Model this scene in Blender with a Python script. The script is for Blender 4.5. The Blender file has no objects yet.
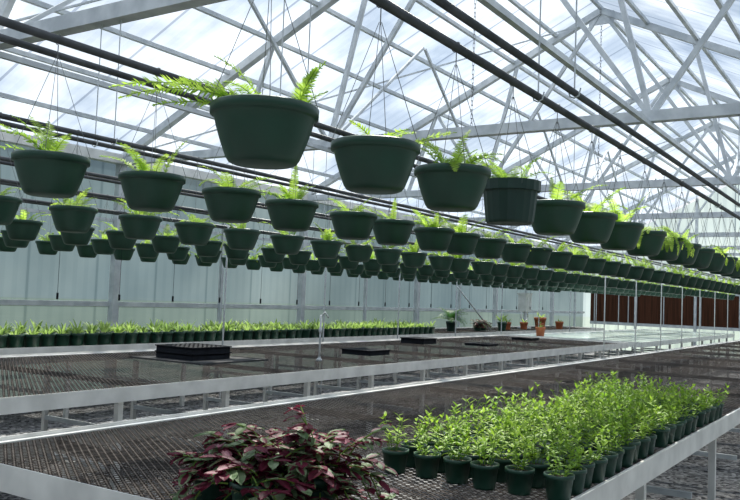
import bpy, math, random
from mathutils import Vector, Matrix
R=random.Random(7)
scene=bpy.context.scene
COL=scene.collection
try:
    scene.view_settings.view_transform='Standard'
except Exception: pass

# ---------------------------------------------------------------- materials
def newmat(name):
    m=bpy.data.materials.new(name); m.use_nodes=True
    nt=m.node_tree; nt.nodes.clear()
    return m,nt,nt.nodes,nt.links
def out(nt,sock):
    o=nt.nodes.new('ShaderNodeOutputMaterial'); nt.links.new(sock,o.inputs[0]); return o
def noisecol(nt,c1,c2,scale=5,coord='Object',detail=3,lo=.35,hi=.65,stretch=None):
    N=nt.nodes;L=nt.links
    tc=N.new('ShaderNodeTexCoord'); n=N.new('ShaderNodeTexNoise'); n.inputs['Scale'].default_value=scale; n.inputs['Detail'].default_value=detail
    if stretch:
        mp=N.new('ShaderNodeMapping'); mp.inputs['Scale'].default_value=stretch
        L.new(tc.outputs[coord],mp.inputs[0]); L.new(mp.outputs[0],n.inputs['Vector'])
    else: L.new(tc.outputs[coord],n.inputs['Vector'])
    r=N.new('ShaderNodeValToRGB'); r.color_ramp.elements[0].position=lo; r.color_ramp.elements[1].position=hi
    r.color_ramp.elements[0].color=(*c1,1); r.color_ramp.elements[1].color=(*c2,1)
    L.new(n.outputs['Fac'],r.inputs[0]); return r.outputs[0],n
def solid(name,c1,c2,rough=.5,metal=0,scale=8,bump=0,spec=.5,stretch=None):
    m,nt,N,L=newmat(name)
    b=N.new('ShaderNodeBsdfPrincipled'); b.inputs['Roughness'].default_value=rough; b.inputs['Metallic'].default_value=metal
    b.inputs['Specular IOR Level'].default_value=spec
    c,n=noisecol(nt,c1,c2,scale,stretch=stretch); L.new(c,b.inputs['Base Color'])
    if bump:
        bp=N.new('ShaderNodeBump'); bp.inputs['Strength'].default_value=bump; bp.inputs['Distance'].default_value=.01
        L.new(n.outputs['Fac'],bp.inputs['Height']); L.new(bp.outputs[0],b.inputs['Normal'])
    out(nt,b.outputs[0]); return m
def leafmat(name,c1,c2,trans=.45,scale=14,c3=None):
    m,nt,N,L=newmat(name)
    c,n=noisecol(nt,c1,c2,scale)
    if c3:
        oi=N.new('ShaderNodeObjectInfo'); mm=N.new('ShaderNodeMath'); mm.operation='MULTIPLY'; L.new(oi.outputs['Random'],mm.inputs[0]); mm.inputs[1].default_value=.6
        mc=N.new('ShaderNodeMix'); mc.data_type='RGBA'; L.new(mm.outputs[0],mc.inputs['Factor']); L.new(c,mc.inputs['A']); mc.inputs['B'].default_value=(*c3,1); c=mc.outputs['Result']
    b=N.new('ShaderNodeBsdfPrincipled'); b.inputs['Roughness'].default_value=.5; b.inputs['Specular IOR Level'].default_value=.3; L.new(c,b.inputs['Base Color'])
    t=N.new('ShaderNodeBsdfTranslucent'); L.new(c,t.inputs[0])
    mx=N.new('ShaderNodeMixShader'); mx.inputs[0].default_value=trans
    L.new(b.outputs[0],mx.inputs[1]); L.new(t.outputs[0],mx.inputs[2]); out(nt,mx.outputs[0]); return m

M_pot=solid('green_plastic',(.009,.045,.029),(.015,.062,.040),.40)
M_pot2=solid('dark_green_plastic',(.006,.028,.022),(.009,.036,.028),.45)
M_soil=solid('potting_soil',(.010,.007,.005),(.04,.028,.02),.95,scale=60,bump=.6,spec=.1)
M_galv=solid('galvanised_steel',(.44,.475,.51),(.62,.65,.68),.5,.05,scale=6)
M_galvb=solid('bright_aluminium',(.64,.635,.62),(.82,.81,.79),.42,.1,scale=5)
M_pipe=solid('dark_steel_pipe',(.045,.05,.056),(.09,.095,.105),.45,.3)
M_wire=solid('wire',(.12,.13,.13),(.2,.2,.2),.4,.6)
M_white=solid('white_plastic',(.62,.64,.62),(.75,.77,.76),.4)
M_black=solid('black_plastic',(.007,.008,.013),(.013,.016,.024),.6,spec=.15)
M_mat=solid('grey_fabric_mat',(.06,.062,.065),(.10,.10,.105),.95,scale=9,spec=.05)
M_terra=solid('terracotta',(.36,.10,.04),(.46,.15,.06),.7)
M_brown=solid('cooling_pad_cellulose',(.040,.018,.011),(.085,.034,.020),.95,scale=3,stretch=(1,9,.3),spec=.1)
M_liner=solid('white_bench_liner',(.28,.36,.32),(.54,.62,.58),.2,scale=1.5)
M_fern=leafmat('fern_green',(.30,.50,.05),(.56,.76,.13),.62)
M_green=leafmat('seedling_green',(.10,.25,.015),(.32,.52,.05),.48,scale=22,c3=(.42,.58,.08))
M_lime=leafmat('lime_green',(.26,.42,.09),(.46,.62,.18),.5)
M_dkfol=leafmat('deep_green',(.02,.10,.02),(.08,.22,.04),.3)
M_stem=leafmat('stem_green',(.18,.30,.05),(.25,.42,.08),.3)
M_burg=leafmat('burgundy_leaf',(.08,.008,.022),(.21,.028,.060),.38,scale=30)
M_pink=leafmat('rose_leaf',(.28,.07,.13),(.40,.20,.23),.38,scale=30)
M_tgrn=leafmat('striped_green_leaf',(.09,.17,.06),(.32,.40,.24),.4,scale=34)

def film(name,tcol,dcol,mixf,seam=None,seamaxis=0,stretch=(1,1,1),scale=1.0,rib=None,seamcol=(.42,.45,.5),ribcol=(.88,.89,.91)):
    m,nt,N,L=newmat(name)
    c,n=noisecol(nt,tcol[0],tcol[1],scale,lo=.36,hi=.66,stretch=stretch,detail=6)
    tr=N.new('ShaderNodeBsdfTransparent')
    di=N.new('ShaderNodeBsdfTranslucent')
    colr=c
    tc=N.new('ShaderNodeTexCoord'); sp=N.new('ShaderNodeSeparateXYZ'); L.new(tc.outputs['Object'],sp.inputs[0])
    def band(per,width,col,colr):
        d=N.new('ShaderNodeMath'); d.operation='DIVIDE'; L.new(sp.outputs[seamaxis],d.inputs[0]); d.inputs[1].default_value=per
        f=N.new('ShaderNodeMath'); f.operation='FRACT'; L.new(d.outputs[0],f.inputs[0])
        g=N.new('ShaderNodeMath'); g.operation='LESS_THAN'; L.new(f.outputs[0],g.inputs[0]); g.inputs[1].default_value=width
        mx=N.new('ShaderNodeMix'); mx.data_type='RGBA'; mx.blend_type='MULTIPLY'; L.new(g.outputs[0],mx.inputs['Factor']); L.new(colr,mx.inputs['A']); mx.inputs['B'].default_value=(*col,1)
        return mx.outputs['Result'],g.outputs[0]
    if rib: colr,_=band(rib,.4,ribcol,colr)
    if seam: colr,_=band(seam,.035,seamcol,colr)
    L.new(colr,tr.inputs[0])
    mm=N.new('ShaderNodeMix'); mm.data_type='RGBA'; mm.blend_type='MULTIPLY'; mm.inputs['Factor'].default_value=1; L.new(colr,mm.inputs['A']); mm.inputs['B'].default_value=(*dcol,1)
    L.new(mm.outputs['Result'],di.inputs[0])
    ms=N.new('ShaderNodeMixShader'); ms.inputs[0].default_value=mixf
    L.new(tr.outputs[0],ms.inputs[1]); L.new(di.outputs[0],ms.inputs[2]); out(nt,ms.outputs[0]); return m
M_roof=film('roof_glazing',((.44,.50,.58),(.88,.91,.95)),(.47,.52,.60),.38,1.143,0,scale=.75,rib=.2286,seamcol=(.6,.62,.66),ribcol=(.94,.95,.96))
M_wall=film('wall_glazing',((.18,.225,.235),(.31,.365,.37)),(.52,.61,.66),.5,1.143,0,stretch=(.8,1,.5),scale=.6,rib=.19,seamcol=(.74,.77,.78),ribcol=(.94,.95,.955))
M_endw=film('end_glazing',((.44,.50,.52),(.58,.64,.65)),(.60,.66,.68),.45,1.2,1,scale=.4,rib=.3)

def gravel():
    m,nt,N,L=newmat('gravel')
    tc=N.new('ShaderNodeTexCoord'); v=N.new('ShaderNodeTexVoronoi'); v.inputs['Scale'].default_value=30
    L.new(tc.outputs['Object'],v.inputs['Vector'])
    r=N.new('ShaderNodeValToRGB'); e=r.color_ramp.elements
    e[0].color=(.05,.05,.055,1); e[1].color=(.40,.395,.40,1); e[1].position=.95
    s=N.new('ShaderNodeSeparateColor'); L.new(v.outputs['Color'],s.inputs[0]); L.new(s.outputs[0],r.inputs[0])
    b=N.new('ShaderNodeBsdfDiffuse'); L.new(r.outputs[0],b.inputs['Color'])
    bp=N.new('ShaderNodeBump'); bp.inputs['Strength'].default_value=.9; bp.inputs['Distance'].default_value=.02; bp.invert=True
    L.new(v.outputs['Distance'],bp.inputs['Height']); L.new(bp.outputs[0],b.inputs['Normal']); out(nt,b.outputs[0]); return m
M_gravel=gravel()
def meshmat():
    m,nt,N,L=newmat('expanded_metal')
    tc=N.new('ShaderNodeTexCoord'); sp=N.new('ShaderNodeSeparateXYZ'); L.new(tc.outputs['Object'],sp.inputs[0])
    def math_(op,a,b=None):
        n=N.new('ShaderNodeMath'); n.operation=op
        for i,x in enumerate((a,b)):
            if x is None: continue
            if isinstance(x,(int,float)): n.inputs[i].default_value=x
            else: L.new(x,n.inputs[i])
        return n.outputs[0]
    u=math_('DIVIDE',sp.outputs[0],.036); v=math_('DIVIDE',sp.outputs[1],.056)
    def tri(x): return math_('ABSOLUTE',math_('SUBTRACT',math_('FRACT',x),.5))
    p=tri(math_('ADD',u,v)); q=tri(math_('SUBTRACT',u,v))
    mn=math_('MINIMUM',p,q)
    hole=math_('GREATER_THAN',mn,.26)
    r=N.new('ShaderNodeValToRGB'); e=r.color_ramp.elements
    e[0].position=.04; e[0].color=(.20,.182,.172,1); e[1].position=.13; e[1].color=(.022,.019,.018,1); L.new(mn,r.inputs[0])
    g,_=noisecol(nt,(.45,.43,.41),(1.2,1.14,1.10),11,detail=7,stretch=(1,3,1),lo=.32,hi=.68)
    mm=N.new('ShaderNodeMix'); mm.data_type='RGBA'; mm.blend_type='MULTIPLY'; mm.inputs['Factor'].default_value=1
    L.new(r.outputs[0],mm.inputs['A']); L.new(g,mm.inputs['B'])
    b=N.new('ShaderNodeBsdfDiffuse'); b.inputs['Roughness'].default_value=1
    L.new(mm.outputs['Result'],b.inputs['Color'])
    t=N.new('ShaderNodeBsdfTransparent'); ms=N.new('ShaderNodeMixShader')
    L.new(hole,ms.inputs[0]); L.new(b.outputs[0],ms.inputs[1]); L.new(t.outputs[0],ms.inputs[2]); out(nt,ms.outputs[0]); return m
M_mesh=meshmat()

# ---------------------------------------------------------------- mesh builder
class MB:
    def __init__(s): s.v=[];s.f=[];s.m=[]
    def add(s,vs,fs,mi=0):
        o=len(s.v); s.v+= [tuple(x) for x in vs]
        for f in fs: s.f.append(tuple(i+o for i in f)); s.m.append(mi)
    def box(s,a,b,mi=0):
        (x0,y0,z0),(x1,y1,z1)=a,b
        s.add([(x0,y0,z0),(x1,y0,z0),(x1,y1,z0),(x0,y1,z0),(x0,y0,z1),(x1,y0,z1),(x1,y1,z1),(x0,y1,z1)],
              [(0,3,2,1),(4,5,6,7),(0,1,5,4),(1,2,6,5),(2,3,7,6),(3,0,4,7)],mi)
    def tube(s,pts,r,n=6,mi=0,cap=True,rot=0):
        pts=[Vector(p) for p in pts]; rings=[]
        d0=(pts[1]-pts[0]).normalized()
        ref=Vector((0,0,1)) if abs(d0.z)<.9 else Vector((1,0,0))
        for i,p in enumerate(pts):
            if i==0: d=pts[1]-pts[0]
            elif i==len(pts)-1: d=pts[-1]-pts[-2]
            else: d=pts[i+1]-pts[i-1]
            d.normalize(); a=d.cross(ref)
            if a.length<1e-4: a=d.cross(Vector((0,1,0)))
            a.normalize(); b=a.cross(d)
            rr=r[i] if isinstance(r,(list,tuple)) else r
            rings.append([p+(a*math.cos(rot+2*math.pi*k/n)+b*math.sin(rot+2*math.pi*k/n))*rr for k in range(n)])
        vs=[v for rg in rings for v in rg]; fs=[]
        for i in range(len(pts)-1):
            for k in range(n):
                k2=(k+1)%n; fs.append((i*n+k,i*n+k2,(i+1)*n+k2,(i+1)*n+k))
        if cap:
            fs.append(tuple(range(n-1,-1,-1))); o=(len(pts)-1)*n; fs.append(tuple(o+k for k in range(n)))
        s.add(vs,fs,mi)
    def beam(s,p0,p1,w,mi=0): s.tube([p0,p1],w*.7071,4,mi,True,math.pi/4)
    def lathe(s,prof,n=32,mi=0,cx=0,cy=0,ribs=0):
        vs=[];fs=[]
        for j,(r,z) in enumerate(prof):
            for k in range(n):
                a=2*math.pi*k/n; rr=r*(1-(ribs if k%2 else 0)); vs.append((cx+rr*math.cos(a),cy+rr*math.sin(a),z))
        for j in range(len(prof)-1):
            for k in range(n):
                k2=(k+1)%n; fs.append((j*n+k,j*n+k2,(j+1)*n+k2,(j+1)*n+k))
        fs.append(tuple(range(n-1,-1,-1)))
        s.add(vs,fs,mi)
    def disc(s,r,z,n=24,mi=0):
        s.add([(0,0,z+.008)]+[(r*math.cos(2*math.pi*k/n),r*math.sin(2*math.pi*k/n),z) for k in range(n)],[(0,1+k,1+(k+1)%n) for k in range(n)],mi)
    def leaf(s,b,d,ln,w,mi=0,fold=.25,up=None,curl=.15):
        b=Vector(b); d=Vector(d).normalized(); up=Vector(up or (0,0,1))
        sd=d.cross(up)
        if sd.length<1e-3: sd=Vector((1,0,0))
        sd.normalize(); nn=sd.cross(d)
        c1=b+d*ln*.35-nn*w*fold; c2=b+d*ln*.7-nn*(w*fold*.6+ln*curl*.4)
        t=b+d*ln-nn*ln*curl
        l1=b+d*ln*.33+sd*w*.5; r1=b+d*ln*.33-sd*w*.5
        l2=b+d*ln*.7+sd*w*.36-nn*ln*curl*.4; r2=b+d*ln*.7-sd*w*.36-nn*ln*curl*.4
        s.add([b,l1,c1,r1,l2,c2,r2,t],[(0,1,2),(0,2,3),(1,4,5,2),(3,2,5,6),(4,7,5),(5,7,6)],mi)
    def striped(s,b,d,ln,w,mo,mi_,curl=.2):
        # oval pointed leaf with a differently coloured centre stripe on each half
        b=Vector(b); d=Vector(d).normalized(); sd=d.cross(Vector((0,0,1)))
        if sd.length<1e-3: sd=Vector((1,0,0))
        sd.normalize(); nn=sd.cross(d); T=(0,.25,.55,.82,1); W=(.12,.46,.50,.28,0)
        vs=[];fs=[]
        for t,ww in zip(T,W):
            c=b+d*ln*t-nn*ln*curl*t*t
            for k in (-1,-.5,0,.5,1): vs.append(c+sd*w*ww*k+nn*w*.12*abs(k))
        for j in range(4):
            for k in range(4):
                a=j*5+k; s.add([vs[a],vs[a+1],vs[a+6],vs[a+5]],[(0,1,2,3)],mi_ if k in (1,2) and j<3 else mo)
    def mesh(s,name,mats,smooth=False):
        me=bpy.data.meshes.new(name); me.from_pydata(s.v,[],s.f)
        for m in mats: me.materials.append(m)
        me.polygons.foreach_set('material_index',s.m)
        if smooth: me.polygons.foreach_set('use_smooth',[True]*len(s.f))
        me.update(); return me
def obj(name,data,loc=(0,0,0),parent=None,label=None,category=None,group=None,kind=None,rz=0,sc=1,rot=None):
    o=bpy.data.objects.new(name,data); o.location=loc
    o.rotation_euler=rot if rot else (0,0,rz); o.scale=(sc,sc,sc)
    if parent: o.parent=parent
    if label:o['label']=label
    if category:o['category']=category
    if group:o['group']=group
    if kind:o['kind']=kind
    COL.objects.link(o); return o
def cp(o,parent=None):
    c=o.copy()
    if parent: c.parent=parent
    COL.objects.link(c); return c

CH=1.55; BT=.85; YW=10.0; YR=-1.8; YA=4.1; ZE=CH+1.9; ZA=CH+4.74; XE=30.0; XS=-3.0
# ---------------------------------------------------------------- shell
b=MB(); b.box((XS,YR,-.1),(XE,YW,0)); obj('floor',b.mesh('floor',[M_gravel]),kind='structure',label='grey gravel greenhouse floor',category='floor')
M_grass=solid('outside_ground',(.06,.08,.06),(.10,.12,.09),.9,scale=.6)
b=MB(); b.box((-60,-60,-.3),(120,90,-.11)); obj('ground',b.mesh('ground',[M_grass]),kind='structure',label='grassy ground outside the greenhouse',category='ground')
def quadobj(name,pts,mat,label):
    b=MB(); b.add(pts,[(0,1,2,3)]); return obj(name,b.mesh(name,[mat]),kind='structure',label=label,category=name.split('_')[0])
quadobj('wall_left',[(XS,YW,0),(XE,YW,0),(XE,YW,ZE),(XS,YW,ZE)],M_wall,'cloudy blue-green translucent glazed side wall')
quadobj('wall_right',[(XS,YR,0),(XE,YR,0),(XE,YR,ZE),(XS,YR,ZE)],M_endw,'cloudy translucent glazed side wall')
for nm,x in (('wall_end',XE),('wall_back',XS)):
    b=MB(); b.add([(x,YR,0),(x,YW,0),(x,YW,ZE),(x,YA,ZA),(x,YR,ZE)],[(0,1,2,3,4)])
    obj(nm,b.mesh(nm,[M_endw]),kind='structure',label='translucent glazed gable end wall',category='wall')
e=.06
quadobj('ceiling',[(XS,YW+.1,ZE+e),(XE,YW+.1,ZE+e),(XE,YA,ZA+e+.03),(XS,YA,ZA+e+.03)],M_roof,'translucent glazed roof slope with cloudy sky behind')
quadobj('ceiling',[(XS,YA,ZA+e+.03),(XE,YA,ZA+e+.03),(XE,YR-.1,ZE+e),(XS,YR-.1,ZE+e)],M_roof,'translucent glazed roof slope with cloudy sky behind')

# ---------------------------------------------------------------- trusses
TX=[3.73-4.57,3.73,8.3,12.87,17.44,22.0,26.57]
def one(p0,p1,w,mat=M_galv,name='member'):
    b=MB(); b.beam(p0,p1,w); return b.mesh(name,[mat])
def rf(q,side=1):
    ye=YW if side==1 else YR
    return (0,ye+(YA-ye)*q,ZE+(ZA-ZE)*q)
bm=[]
bm.append(('bottom_chord',one((0,YR,ZE),(0,YW,ZE),.11,M_galv)))
for s in (1,-1):
    bm.append(('rafter',one(rf(0,s),rf(1,s),.10)))
    def mir(y): return y if s==1 else 2*YA-y
    c=lambda y:(0,mir(y),ZE)
    for p,q in ((rf(.30,s),c(7.6)),(c(7.6),rf(.5,s)),(rf(.5,s),c(6.07)),(c(6.07),rf(.76,s)),(c(6.07),rf(1,s))):
        bm.append(('web_member',one(p,q,.052)))
b=MB(); b.box((-.012,YA-.2,ZA-.22),(.012,YA+.2,ZA-.02)); bm.append(('gusset_plate',b.mesh('gusset',[M_galv])))
first=None
for i,x in enumerate(TX):
    e0=obj('roof_truss',None,(x,0,0),label='galvanised steel roof truss with triangular web members',category='roof truss',group='roof trusses')
    if first is None:
        first=[obj(n,m,parent=e0) for n,m in bm]
    else:
        for o in first: cp(o,e0)
for s in (1,-1):
    for k in range(0,9):
        if s==-1 and k==8: continue
        p=rf(k/8,s); zz=p[2]+.035
        obj('roof_purlin',one((XS,p[1],zz),(XE,p[1],zz),.085 if k==0 else .052,M_galv if k else M_galvb,'purlin'),label='long galvanised purlin under the roof glazing',category='purlin',group='roof purlins')
for y in (6.07,2.13):
    obj('tie_rail',one((XS,y,ZE-.08),(XE,y,ZE-.08),.045),label='thin steel tie rail along the trusses',category='rail',group='tie rails')
for i in range(len(TX)-1):
    x0,x1=TX[i],TX[i+1]; xm=(x0+x1)/2
    for y in (6.07,2.13):
        if y<3 and i<3: continue
        zt=ZE+(ZA-ZE)*(1-abs(y-YA)/5.9)-.03
        obj('knee_brace',one((x0,y,ZE),(xm,y,zt),.036,M_galv,'knee'),label='diagonal steel strut from truss chord to purlin',category='brace',group='knee braces')
        obj('knee_brace',one((x1,y,ZE),(xm+.05,y,zt),.036,M_galv,'knee'),label='diagonal steel strut from truss chord to purlin',category='brace',group='knee braces')
    if i in (1,2,4):
        A=rf(.05,1);B=rf(.95,1)
        obj('wind_brace',one((x0,A[1],A[2]-.04),(x1,B[1],B[2]-.04),.022,M_galv,'brace'),label='thin diagonal roof brace',category='brace',group='roof wind braces')
b=MB(); b.box((-.06,-.05,0),(.06,.05,ZE)); mp=b.mesh('post',[M_galv])
b=MB(); b.box((-.025,-.03,0),(.025,.03,ZE)); mp2=b.mesh('post2',[M_galv])
x=TX[0]; k=0
while x<XE-.5:
    obj('wall_post',mp if k%2==0 else mp2,(x,YW-.07,0),label='grey steel wall post',category='post',group='wall posts')
    x+=2.285;k+=1
for z,w in ((1.30,.07),(.5,.05),(2.55,.045)):
    obj('wall_rail',one((XS,YW-.03,z),(XE,YW-.03,z),w),label='horizontal steel rail on the side wall',category='rail',group='wall rails')
obj('eave_gutter',one((XS,YW-.1,ZE+.02),(XE,YW-.1,ZE+.02),.14,M_galvb),label='bright aluminium eave beam',category='gutter')
b=MB(); b.box((-.08,0,0),(.08,YW-.35-YR-.3,1.06)); pad=obj('cooling_pad',b.mesh('pad',[M_brown]),(XE-.15,YR+.3,1.0),label='long reddish-brown cellulose cooling pad on the end wall',category='cooling pad')
b=MB()
yy=0
while yy<YW-.35-YR-.3:
    b.box((-.10,yy,0),(-.085,yy+.03,1.06)); yy+=1.22
b.box((-.12,0,-.1),(.08,YW-.35-YR-.3,0)); b.box((-.12,0,1.06),(.08,YW-.35-YR-.3,1.14))
obj('pad_frame',b.mesh('padframe',[M_galv]),parent=pad)
for y in (8,6,4.1,2,0):
    zt=ZE+(ZA-ZE)*(1-abs(y-YA)/5.9)
    obj('gable_post',one((XE-.3,y,0),(XE-.3,y,zt),.08),label='steel post of the gable end',category='post',group='gable posts')
obj('gable_rail',one((XE-.3,YR,ZE),(XE-.3,YW,ZE),.09),label='horizontal steel rail across gable',category='rail')

# ---------------------------------------------------------------- overhead pipes
ROWS=[(1.49,2.065,1.73,.565,0,12.5),(2.9,2.07,2.07,.53,0,20.0),(4.55,2.06,2.88,.56,0,28.0),(6.1,2.07,3.6,.53,0,28.0),(7.4,2.07,4.4,.55,0,28.0),(8.8,2.08,5.2,.55,0,24.0)]
PZ=CH+1.0
for (y,z,x0,dx,_,x1) in ROWS:
    for dy,r in ((0,.018),(-.18 if y<2 else .2,.016)):
        b=MB(); b.tube([(XS,y+dy,PZ),(XE-.4,y+dy,PZ)],r,12)
        obj('overhead_pipe',b.mesh('pipe',[M_pipe],True),label='long dark steel pipe carrying hanging baskets',category='pipe',group='overhead pipes')
def chain(p0,p1):
    b=MB(); p0=Vector(p0);p1=Vector(p1);L=(p0-p1).length;n=int(L/.05)
    for i in range(n):
        c=p0.lerp(p1,(i+.5)/n); h=.032;w=.011
        a=Vector((w,0,0)) if i%2 else Vector((0,w,0)); u=Vector((0,0,h))
        b.tube([c+a+u*.7,c+u,c-a+u*.7,c-a-u*.7,c-u,c+a-u*.7,c+a+u*.7],.003,4)
    return b.mesh('chain',[M_pipe])
b=MB(); b.tube([(0,0,ZE-.03),(0,0,PZ+.012)],.004,5); b.tube([(0,-.03,PZ+.02),(0,-.022,PZ-.016),(0,0,PZ-.026),(0,.022,PZ-.016),(0,.03,PZ+.02)],.004,5)
chm=b.mesh('rod',[M_galv])
for x in TX:
    for (y,*_) in ROWS:
        dy=-.18 if y<2 else .2
        for d in (0,dy):
            obj('support_rod',chm,(x,y+d,0),label='thin steel rod hanging pipe from truss',category='rod',group='pipe support rods')
chm2=chain((0,0,ZA-.2),(0,0,ZE))
for x in TX[2:4]:
    obj('ridge_chain',chm2,(x,YA,0),label='steel chain hanging from truss apex',category='chain',group='ridge chains')

# ---------------------------------------------------------------- hanging baskets
b=MB(); prof=[(.082,0),(.094,.005),(.103,.018),(.119,.06),(.132,.10),(.139,.128),(.142,.132),(.150,.134),(.151,.158),(.146,.162),(.141,.158),(.137,.13)]
b.lathe(prof,40); basket_me=b.mesh('basket',[M_pot],True)
b=MB(); b.lathe([(.100,0),(.107,.01),(.112,.05),(.121,.135),(.124,.143),(.134,.145),(.136,.19),(.129,.19),(.122,.15)],40,ribs=.02); basket2_me=b.mesh('basket_ribbed',[M_pot2],False)
b=MB(); b.disc(.139,.138); soil_me=b.mesh('basket_soil',[M_soil],True)
def frond(b,az,ln,el,droop,w=.06,base=(0,0,.14),n=18,dense=2.6):
    p=Vector(base); pts=[p.copy()]; e=el; seg=ln/n
    dirs=[]
    for i in range(n):
        d=Vector((math.cos(az)*math.cos(e),math.sin(az)*math.cos(e),math.sin(e))); dirs.append(d)
        p=p+d*seg; pts.append(p.copy()); e-=droop/n; az+=R.uniform(-.03,.03)
    b.tube(pts[::3]+[pts[-1]] if (len(pts)-1)%3 else pts[::3],.0013,3,1)
    side=Vector((-math.sin(az),math.cos(az),0))
    m=int(n*dense)
    for i in range(3,m):
        t=i/m; f=t*n; k=min(int(f),n-1); q=pts[k].lerp(pts[k+1],f-k)
        L=w*math.sin(math.pi*min(1,(t*.85+.15)))**.6*(1.0-.5*t)+.004
        nrm=dirs[k].cross(side)
        for sg in (1,-1):
            d=(side*sg+dirs[k]*.35+nrm*R.uniform(-.35,.35)).normalized()
            a=dirs[k]*min(max(seg*.21,.0022),.0034)
            b.add([q-a*.8,q+d*L*.6-a*.8,q+d*L,q+d*L*.6+a*.8,q+a*.8],[(0,1,2,3,4)],0)
def fern(specs):
    b=MB()
    for s in specs: frond(b,*s)
    return b.mesh('fern',[M_fern,M_stem])
fern_vars=[]
for v in range(12):
    sp=[]
    for k in range(R.choice([5,6,7,9,10,12])):
        az=R.uniform(0,6.283); r0=R.uniform(0,.06)
        sp.append((az,R.uniform(.14,.29),R.uniform(.7,1.45),R.uniform(.7,2.1),R.uniform(.030,.048),(r0*math.cos(az),r0*math.sin(az),.14)))
    fern_vars.append(fern(sp))
trail_vars=[]
for v in range(2):
    sp=[]
    for k in range(14):
        az=R.uniform(0,6.283)
        sp.append((az,R.uniform(.22,.36),R.uniform(.5,1.2),R.uniform(1.8,3.0),R.uniform(.04,.05),(.06*math.cos(az),.06*math.sin(az),.14)))
    trail_vars.append(fern(sp))
azL=math.radians(123)
big=[(azL,.46,.54,.82,.064,(0,0,.14),30,2.8),(azL+.22,.41,.5,.95,.06,(0,0,.14),28,2.8),(azL-.25,.31,.75,.9,.058,(0,0,.14),22,2.8),(azL+.9,.18,.9,1.2,.04),
 (azL+math.pi,.18,1.35,.5,.052,(.05,-.07,.14)),(azL+math.pi+.5,.13,1.1,.8,.042,(.05,-.07,.14)),(azL+math.pi-.6,.15,1.35,.6,.042,(.05,-.07,.14)),(azL,.23,1.25,.9,.05),(azL+.1,.31,.3,.6,.055)]
fern_big=fern(big)
fern_b2=fern([(azL+math.pi,.20,.6,.5,.042,(.05,-.07,.14)),(azL+2.6,.15,.9,1,.036),(azL+math.pi+.4,.17,.8,.7,.04),(azL+.4,.14,1.2,1,.036)])
fern_left=fern([(azL,.31,.5,.8,.05),(azL+.3,.28,.9,.8,.05),(azL-.5,.26,1.25,.7,.05),(azL+.6,.24,1.0,1.2,.045),(azL-1,.22,1.35,.7,.04),(azL+2.5,.17,1.1,.9,.04),(azL+.1,.25,1.2,.8,.045)])
def hanger(rimr,rimz,apex):
    b=MB()
    for k in range(4):
        a=math.pi/4+k*math.pi/2
        c,s=math.cos(a),math.sin(a)
        b.tube([(rimr*c,rimr*s,rimz-.012),(rimr*1.01*c,rimr*1.01*s,rimz+.01),(0.004*c,.004*s,apex-.07)],.0014,4)
    pts=[(0,0,apex-.08)]
    rr=.0205
    for k in range(0,9):
        a=-.5*math.pi+k*math.pi*1.25/8
        pts.append((0,rr*math.cos(a) if k else 0,apex+rr*math.sin(a)))
    b.tube(pts,.0022,5)
    return b.mesh('hanger',[M_wire])
LBL='dark green plastic hanging basket with young yellow-green fern'
n=0
for ri,(y,z,x0,dx,_,x1) in enumerate(ROWS):
    h=.162; zb=z-h
    hm=hanger(.147,.156,PZ-zb)
    hm2=hanger(.132,.18,PZ-zb)
    x=x0; i=0; pr=None
    while x<x1:
        jx=R.uniform(-.07,.07) if (i>2 and ri>0) else (R.uniform(-.02,.02) if i>2 else 0)
        lab=LBL
        odd=(ri==0 and i==3)
        if odd: lab='darker ribbed upright hanging pot with young fern'
        if ri==0 and i==0: lab='dark green hanging basket with long arching fern fronds spilling aside'
        r=obj('hanging_basket',None,(x+jx,y,zb),label=lab,category='hanging basket',group='hanging fern baskets')
        fm=R.choice(fern_vars); frz=R.uniform(0,6.28); fs=R.uniform(.75,1.15)
        if ri==0 and i in (7,8,10,11,13): fm=R.choice(trail_vars); fs=.9; r['label']='dark green hanging basket with fern trailing over the rim'
        if ri==0 and i==0: fm=fern_big; frz=0; fs=1
        if ri==0 and i==1: fm=fern_b2; frz=0; fs=1
        if ri==1 and i==0: fm=fern_left; frz=0; fs=1
        if pr is None or odd:
            a=obj('basket',basket2_me if odd else basket_me,parent=r)
            c=obj('soil',soil_me,parent=r)
            d=obj('hanger',hm2 if odd else hm,parent=r)
            if odd: c.scale=(.85,.85,1); c.location=(0,0,.02)
            else: pr=(a,c,d)
        else:
            for o in pr: cp(o,r)
        obj('fern',fm,parent=r,rz=frz,sc=fs,loc=(0,0,.14*(1-fs)+(.03 if odd else 0)))
        x+=dx*(1+R.uniform(-.02,.02)); i+=1;n+=1

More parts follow.
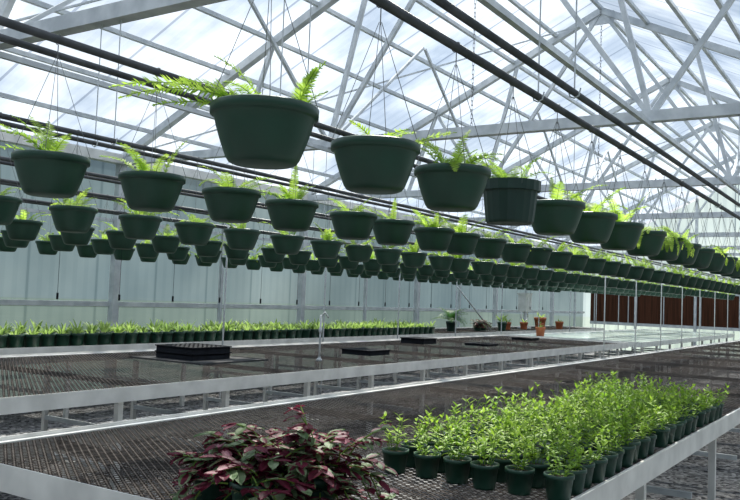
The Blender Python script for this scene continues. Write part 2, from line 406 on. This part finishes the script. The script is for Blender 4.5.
# ---------------------------------------------------------------- benches
def bench(x0,x1,y0,y1,top,label,railmat=M_galvb,legdx=1.83,skirt=False):
    r=obj('plant_bench',None,(x0,y0,0),label=label,category='bench',group='greenhouse benches')
    L=x1-x0;W=y1-y0
    b=MB(); b.add([(0.02,.02,BT-.012),(L-.02,.02,BT-.012),(L-.02,W-.02,BT-.012),(.02,W-.02,BT-.012)],[(0,1,2,3)])
    if skirt: b=MB(); b.box((.02,.02,BT-.03),(L-.02,W-.02,BT-.012))
    obj('bench_top',b.mesh('top',[top]),parent=r)
    b=MB()
    for (p,q) in (((0,0),(L,.035)),((0,W-.035),(L,W)),((0,.035),(.035,W-.035)),((L-.035,.035),(L,W-.035))):
        b.box((p[0],p[1],BT-.085),(q[0],q[1],BT-.005))
    for (p,q) in (((0,-.006),(L,0)),((0,W),(L,W+.006)),((-.006,0),(0,W)),((L,0),(L+.006,W))):
        b.box((p[0],p[1],BT-.09),(q[0],q[1],BT+.012))
    obj('edge_rail',b.mesh('rail',[railmat]),parent=r,label='bright aluminium edge rail')
    b=MB(); xx=.6
    while xx<L:
        b.box((xx-.015,.035,BT-.07),(xx+.015,W-.035,BT-.03)); xx+=1.83
    obj('cross_bars',b.mesh('cross',[M_pipe]),parent=r)
    b=MB(); b.box((-.022,-.022,0),(.022,.022,BT-.085)); lm=b.mesh('leg',[M_galvb])
    b=MB(); b.box((-.02,.25,.25),(.02,W-.25,.29)); sm=b.mesh('stretcher',[M_galv])
    xx=.5;lg=None
    while xx<L:
        for yy in (.12,W-.25):
            if lg is None: lg=obj('leg',lm,(xx,yy,0),parent=r)
            else:
                c=cp(lg,r); c.location=(xx,yy,0)
        obj('stretcher',sm,(xx,0,0),parent=r)
        xx+=legdx
    return r
bench(1.93,29,.985,3.39,M_mesh,'long expanded-metal bench with aluminium edge rails')
bench(.2,16.4,4.55,7.25,M_mesh,'wide expanded-metal bench with aluminium edge rails holding black trays',legdx=1.1)
bench(.2,26,8.0,9.75,M_mesh,'long bench with rows of lime-green potted plants')
bench(16.8,27.5,4.4,7.25,M_liner,'bench topped with shiny pale plastic liner',railmat=M_white,legdx=1.2,skirt=True)

# ---------------------------------------------------------------- potted green plants
def potme(rt,rb,h,mat,rim=.012):
    b=MB(); b.lathe([(rb,0),(rb*1.05,h*.1),(rt*.93,h-rim*1.3),(rt,h-rim*1.3),(rt,h),(rt*.94,h),(rt*.9,h*.82)],20); return b.mesh('pot',[mat],True)
def soilme(r,z):
    b=MB(); b.disc(r,z,16); return b.mesh('soil',[M_soil],True)
pm=potme(.056,.041,.094,M_pot); sm=soilme(.051,.080)
def bushy(ns,h,ll,lw):
    b=MB()
    for k in range(ns):
        az=R.uniform(0,6.283); r0=R.uniform(0,.035); p=Vector((r0*math.cos(az),r0*math.sin(az),.080))
        el=R.uniform(.75,1.5); H=h*R.uniform(.35,1.1); d=Vector((math.cos(az)*math.cos(el),math.sin(az)*math.cos(el),math.sin(el)))
        q=p+d*H; b.tube([p,p.lerp(q,.5)+Vector((0,0,.004)),q],.0016,3,1)
        nl=R.randint(3,6)
        for i in range(nl):
            t=.25+.75*i/(nl-1); c=p.lerp(q,t); a0=R.uniform(0,6.283)
            for s in (0,math.pi):
                a=a0+s; e=R.uniform(-.1,.9) if i<nl-1 else R.uniform(.5,1.2)
                b.leaf(c,(math.cos(a)*math.cos(e),math.sin(a)*math.cos(e),math.sin(e)),ll*R.uniform(.7,1.2),lw*R.uniform(.8,1.1),0,.12,None,.25)
    return b.mesh('foliage',[M_green,M_stem])
bv=[bushy(R.randint(6,9),.135,.033,.013) for _ in range(12)]
pr=None
for j in range(23):
    for i in range(6):
        x=2.97+j*.135+R.uniform(-.008,.008); y=1.07+i*.138+R.uniform(-.008,.008)
        if R.random()<.04 and j>0: continue
        if j==0: x+=R.uniform(-.03,.0)
        r=obj('potted_plant',None,(x,y,BT-.012),label='small bushy green seedling in dark green nursery pot',category='potted plant',group='green seedlings on the metal bench')
        if pr is None: pr=(obj('pot',pm,parent=r),obj('soil',sm,parent=r))
        else:
            for o in pr: cp(o,r)
        obj('foliage',R.choice(bv),parent=r,rz=R.uniform(0,6.28),sc=R.uniform(.85,1.2))
pm3=potme(.092,.07,.16,M_pot,.02); sm3=soilme(.083,.14)
def tuft(nb,h):
    b=MB()
    for k in range(nb):
        az=R.uniform(0,6.283);e=R.uniform(.5,1.45)
        b.leaf((.03*math.cos(az),.03*math.sin(az),.14),(math.cos(az)*math.cos(e),math.sin(az)*math.cos(e),math.sin(e)),h*R.uniform(.6,1.1),.026,0,.1,None,.3)
    return b.mesh('foliage',[M_lime])
tv=[tuft(18,.15) for _ in range(5)]
pr=None
for j in range(51):
    for i in range(3):
        x=4.9+j*.2; y=8.15+i*.24+R.uniform(-.02,.02)
        r=obj('potted_lily',None,(x,y,BT-.012),label='leafy lime-green plant in dark green pot',category='potted plant',group='lime-green plants on the wall bench')
        if pr is None: pr=(obj('pot',pm3,parent=r),obj('soil',sm3,parent=r))
        else:
            for o in pr: cp(o,r)
        obj('foliage',R.choice(tv),parent=r,rz=R.uniform(0,6.28),sc=R.uniform(.8,1.15))

# ---------------------------------------------------------------- burgundy plants
def trad(nst,rad,ht,seed,big=1.0,runners=()):
    Q=random.Random(seed); b=MB()
    stems=[(Q.uniform(0,6.283),Q.uniform(-.1,1.45),rad*Q.uniform(.5,1.1)) for _ in range(nst)]+[(a,.5,l) for a,l in runners]
    for az,el,ln in stems:
        p=Vector((Q.uniform(-.07,.07),Q.uniform(-.07,.07),.11)); pts=[p.copy()]; e=el; n=6 if ln<.3 else 10
        for i in range(n):
            d=Vector((math.cos(az)*math.cos(e)*rad,math.sin(az)*math.cos(e)*rad,math.sin(e)*ht))/rad
            p=p+d*ln/n; e-=Q.uniform(.1,.35); e=max(e,-1.2); az+=Q.uniform(-.15,.15); p.z=max(p.z,.02); pts.append(p.copy())
        b.tube(pts,.0025,4,3)
        for i in range(2,n+1):
            for s in (1,-1):
                a=az+s*Q.uniform(.3,1.1); e2=Q.uniform(-.35,.5)
                mo,mi=Q.choices([(0,0),(0,1),(0,2),(2,2),(2,0)],[.34,.12,.24,.18,.12])[0]
                b.striped(pts[i],(math.cos(a)*math.cos(e2),math.sin(a)*math.cos(e2),math.sin(e2)),Q.uniform(.048,.070)*big,Q.uniform(.032,.042)*big,mo,mi)
    return b.mesh('foliage',[M_burg,M_pink,M_tgrn,M_stem])
pm4=potme(.085,.065,.12,M_pot,.02); sm4=soilme(.075,.10)
azR=azL+math.pi
for (x,y,n_,rad,ht,seed,run) in ((2.25,1.65,58,.195,.26,1,((azR,.36),(azR+.35,.30))),(2.20,1.84,40,.18,.19,2,()),(2.04,1.72,32,.17,.18,3,()),(2.10,1.95,22,.15,.12,4,()) ):
    r=obj('potted_spiderwort',None,(x,y,BT-.012),label='trailing burgundy and green spiderwort in a pot',category='potted plant',group='burgundy plants on the bench')
    obj('pot',pm4,parent=r); obj('soil',sm4,parent=r); obj('foliage',trad(n_,rad,ht,seed,1.0,run),parent=r)

# ---------------------------------------------------------------- trays on bench
def tray(w,d,h,n,m):
    b=MB(); b.box((-w/2,-d/2,0),(w/2,d/2,h*.7))
    t=.02
    for i in range(n+1):
        x=-w/2+i*(w-t)/n; b.box((x,-d/2,h*.6),(x+t,d/2,h))
    for j in range(m+1):
        y=-d/2+j*(d-t)/m; b.box((-w/2,y,h*.6),(w/2,y+t,h))
    b.box((-w/2-.012,-d/2-.012,h-.012),(w/2+.012,-d/2,h)); b.box((-w/2-.012,d/2,h-.012),(w/2+.012,d/2+.012,h))
    b.box((-w/2-.012,-d/2,h-.012),(-w/2,d/2,h)); b.box((w/2,-d/2,h-.012),(w/2+.012,d/2,h))
    return b.mesh('tray',[M_black])
b=MB(); b.box((-.5,-.5,0),(.5,.5,.012)); b.box((-.5,-.5,.012),(.5,-.48,.018)); b.box((-.5,.48,.012),(.5,.5,.018)); b.box((-.5,-.48,.012),(-.48,.48,.018)); b.box((.48,-.48,.012),(.5,.48,.018))
obj('tray_mat',b.mesh('mat',[M_mat]),(6.3,6.15,BT-.012),label='flat grey mat under stacked black trays',category='mat')
for x,y,w,d,h,z in ((6.25,6.2,.54,.52,.07,.002),(6.25,6.2,.54,.52,.06,.072),(8.7,5.66,.45,.42,.065,-.012),(11.7,6.6,.42,.42,.09,-.012),(12.3,5.77,.4,.4,.04,-.012),(15.2,6.2,.4,.4,.05,-.012)):
    obj('seedling_tray',tray(w,d,h,8,8),(x,y,BT+z),label='empty black plastic seedling tray',category='tray',group='black trays on the bench')

# ---------------------------------------------------------------- other things
def stdpot(x,y,mat,s,label,fol=None,folsc=1):
    r=obj('flower_pot',None,(x,y,BT-.012),label=label,category='plant pot')
    r.scale=(s,s,s)
    obj('pot',potme(.11,.08,.2,mat,.035),parent=r); obj('soil',soilme(.1,.17),parent=r)
    if fol: obj('foliage',fol,parent=r,sc=folsc,loc=(0,0,.17-.12*folsc))
stdpot(17.4,6.75,M_terra,1.0,'terracotta pot with small plant',R.choice(tv),.6)
stdpot(20.3,8.8,M_terra,1.0,'orange terracotta pot with plant',R.choice(tv),1.1)
stdpot(21.2,8.7,M_terra,1.0,'orange terracotta pot with leafy top',R.choice(tv),.9)
stdpot(21.6,8.4,M_terra,.9,'small terracotta pot with sparse plant',R.choice(tv),.6)
stdpot(22.9,8.9,M_terra,1.6,'wide terracotta pot with yellow-green plant',R.choice(tv),.9)
stdpot(23.4,8.5,M_terra,1.1,'terracotta pot beside a wider one',R.choice(tv),.7)
stdpot(19.3,8.5,M_pot,1.1,'green pot with leafy plant',R.choice(tv),1.4)
def bigfern():
    b=MB()
    for k in range(30): frond(b,R.uniform(0,6.28),R.uniform(.3,.5),R.uniform(.4,1.4),R.uniform(.8,2),.11,(0,0,.16),12)
    return b.mesh('bigfern',[M_dkfol,M_stem])
stdpot(17.1,8.8,M_pot2,1.15,'large arching dark green fern in pot',bigfern(),1)
rt=trad(30,.22,.2,9)
for x,y in ((18.3,8.7),(18.8,8.8)): stdpot(x,y,M_pot,1.0,'reddish leafy plant in pot',rt,1)
# leaning pole against the wall rail
b=MB(); b.tube([(0,0,0),(-1.35,.95,1.75)],.02,8)
obj('leaning_pole',b.mesh('pole',[M_galv],True),(19.6,8.95,BT-.012),label='thin metal pole leaning against the side wall',category='pole')
# pale equipment: irrigation controller box on short stand with hose reel
r=obj('irrigation_controller',None,(22.2,9.1,BT-.012),label='pale grey irrigation controller box on a short stand',category='equipment')
b=MB(); b.tube([(0,0,0),(0,0,.5)],.03,8); b.box((-.15,-.15,0),(.15,.15,.03)); obj('stand',b.mesh('stand',[M_galv]),parent=r)
b=MB(); b.box((-.2,-.12,.48),(.2,.12,.98)); b.box((-.22,-.14,.96),(.22,.14,1.0)); b.box((-.14,-.135,.6),(.14,-.12,.88)); obj('box',b.mesh('cbox',[M_white]),parent=r)
b=MB(); b.tube([(.26*math.cos(t*.3),0,.35+.14*math.sin(t*.3)) for t in range(22)],.02,6); obj('hose_coil',b.mesh('hose',[M_white],True),parent=r)
b=MB(); b.tube([(0,0,0),(0,0,PZ+.06)],.010,8)
pol=b.mesh('pole',[M_white],True)
for k in range(7):
    obj('support_pole',pol,(13.7+k*1.9,4.2,0),label='thin white support pole under the overhead pipe',category='pole',group='support poles')
b=MB(); b.tube([(0,0,0),(0,0,PZ+.06)],.012,8)
pol=b.mesh('pole',[M_galv],True)
for k in range(9):
    obj('support_post',pol,(8.3+k*2.285,7.7,0),label='slim grey post standing between benches',category='post',group='aisle posts')
b=MB(); b.tube([(0,0,0),(0,0,.50)],.011,10); b.tube([(0,0,.48),(.03,-.03,.53),(.06,-.06,.47)],.009,8); b.lathe([(.035,0),(.03,.02),(.016,.03),(.016,.05)],12); b.lathe([(.011,.30),(.018,.31),(.018,.35),(.011,.36)],12)
obj('water_standpipe',b.mesh('standpipe',[M_galv],True),(7.3,5.35,BT-.012),label='pale upright water pipe with curved spout on bench',category='water pipe')
b=MB(); b.tube([(0,0,1.45),(0,0,PZ-.012)],.003,4); b.tube([(0,0,1.40),(0,0,1.47)],.012,8)
dl=b.mesh('drip',[M_black])
for k in range(18):
    obj('drip_line',dl,(5.6+k*.83,7.6,0),label='thin black drip line with small weighted emitter',category='drip line',group='drip lines')

# ---------------------------------------------------------------- world, sun, camera
w=bpy.data.worlds.new('World'); scene.world=w; w.use_nodes=True
nt=w.node_tree; N=nt.nodes;L=nt.links
bg=N['Background']
tc=N.new('ShaderNodeTexCoord'); mp=N.new('ShaderNodeMapping'); mp.inputs['Scale'].default_value=(1,1,2.2); L.new(tc.outputs['Generated'],mp.inputs[0])
n1=N.new('ShaderNodeTexNoise'); n1.inputs['Scale'].default_value=3.0; n1.inputs['Detail'].default_value=4; L.new(mp.outputs[0],n1.inputs['Vector'])
r=N.new('ShaderNodeValToRGB'); r.color_ramp.elements[0].position=.36; r.color_ramp.elements[0].color=(.64,.75,.92,1); r.color_ramp.elements[1].position=.62; r.color_ramp.elements[1].color=(1.0,1.0,1.0,1)
L.new(n1.outputs['Fac'],r.inputs[0]); L.new(r.outputs[0],bg.inputs[0]); bg.inputs[1].default_value=1.05
sd=bpy.data.lights.new('Sun','SUN'); sd.energy=17.0; sd.angle=math.radians(1.5); sd.color=(1,.92,.76)
so=bpy.data.objects.new('Sun',sd); COL.objects.link(so)
dirv=-Vector((.7,.30,1.0)).normalized(); so.rotation_euler=dirv.to_track_quat('-Z','Y').to_euler(); so.location=(10,5,12)

d1=Vector((535,-68,-825)).normalized(); d2=Vector((-1272,2,-825)); d2=(d2-d1*d2.dot(d1)).normalized(); d3=d1.cross(d2)
cam=bpy.data.cameras.new('Camera'); cam.sensor_width=36; cam.sensor_fit='HORIZONTAL'; cam.lens=825/740*36; cam.clip_end=300
co=bpy.data.objects.new('Camera',cam); COL.objects.link(co)
Rm=Matrix((d1,d2,d3)).to_4x4(); Rm.translation=Vector((0,0,CH)); co.matrix_world=Rm
scene.camera=co
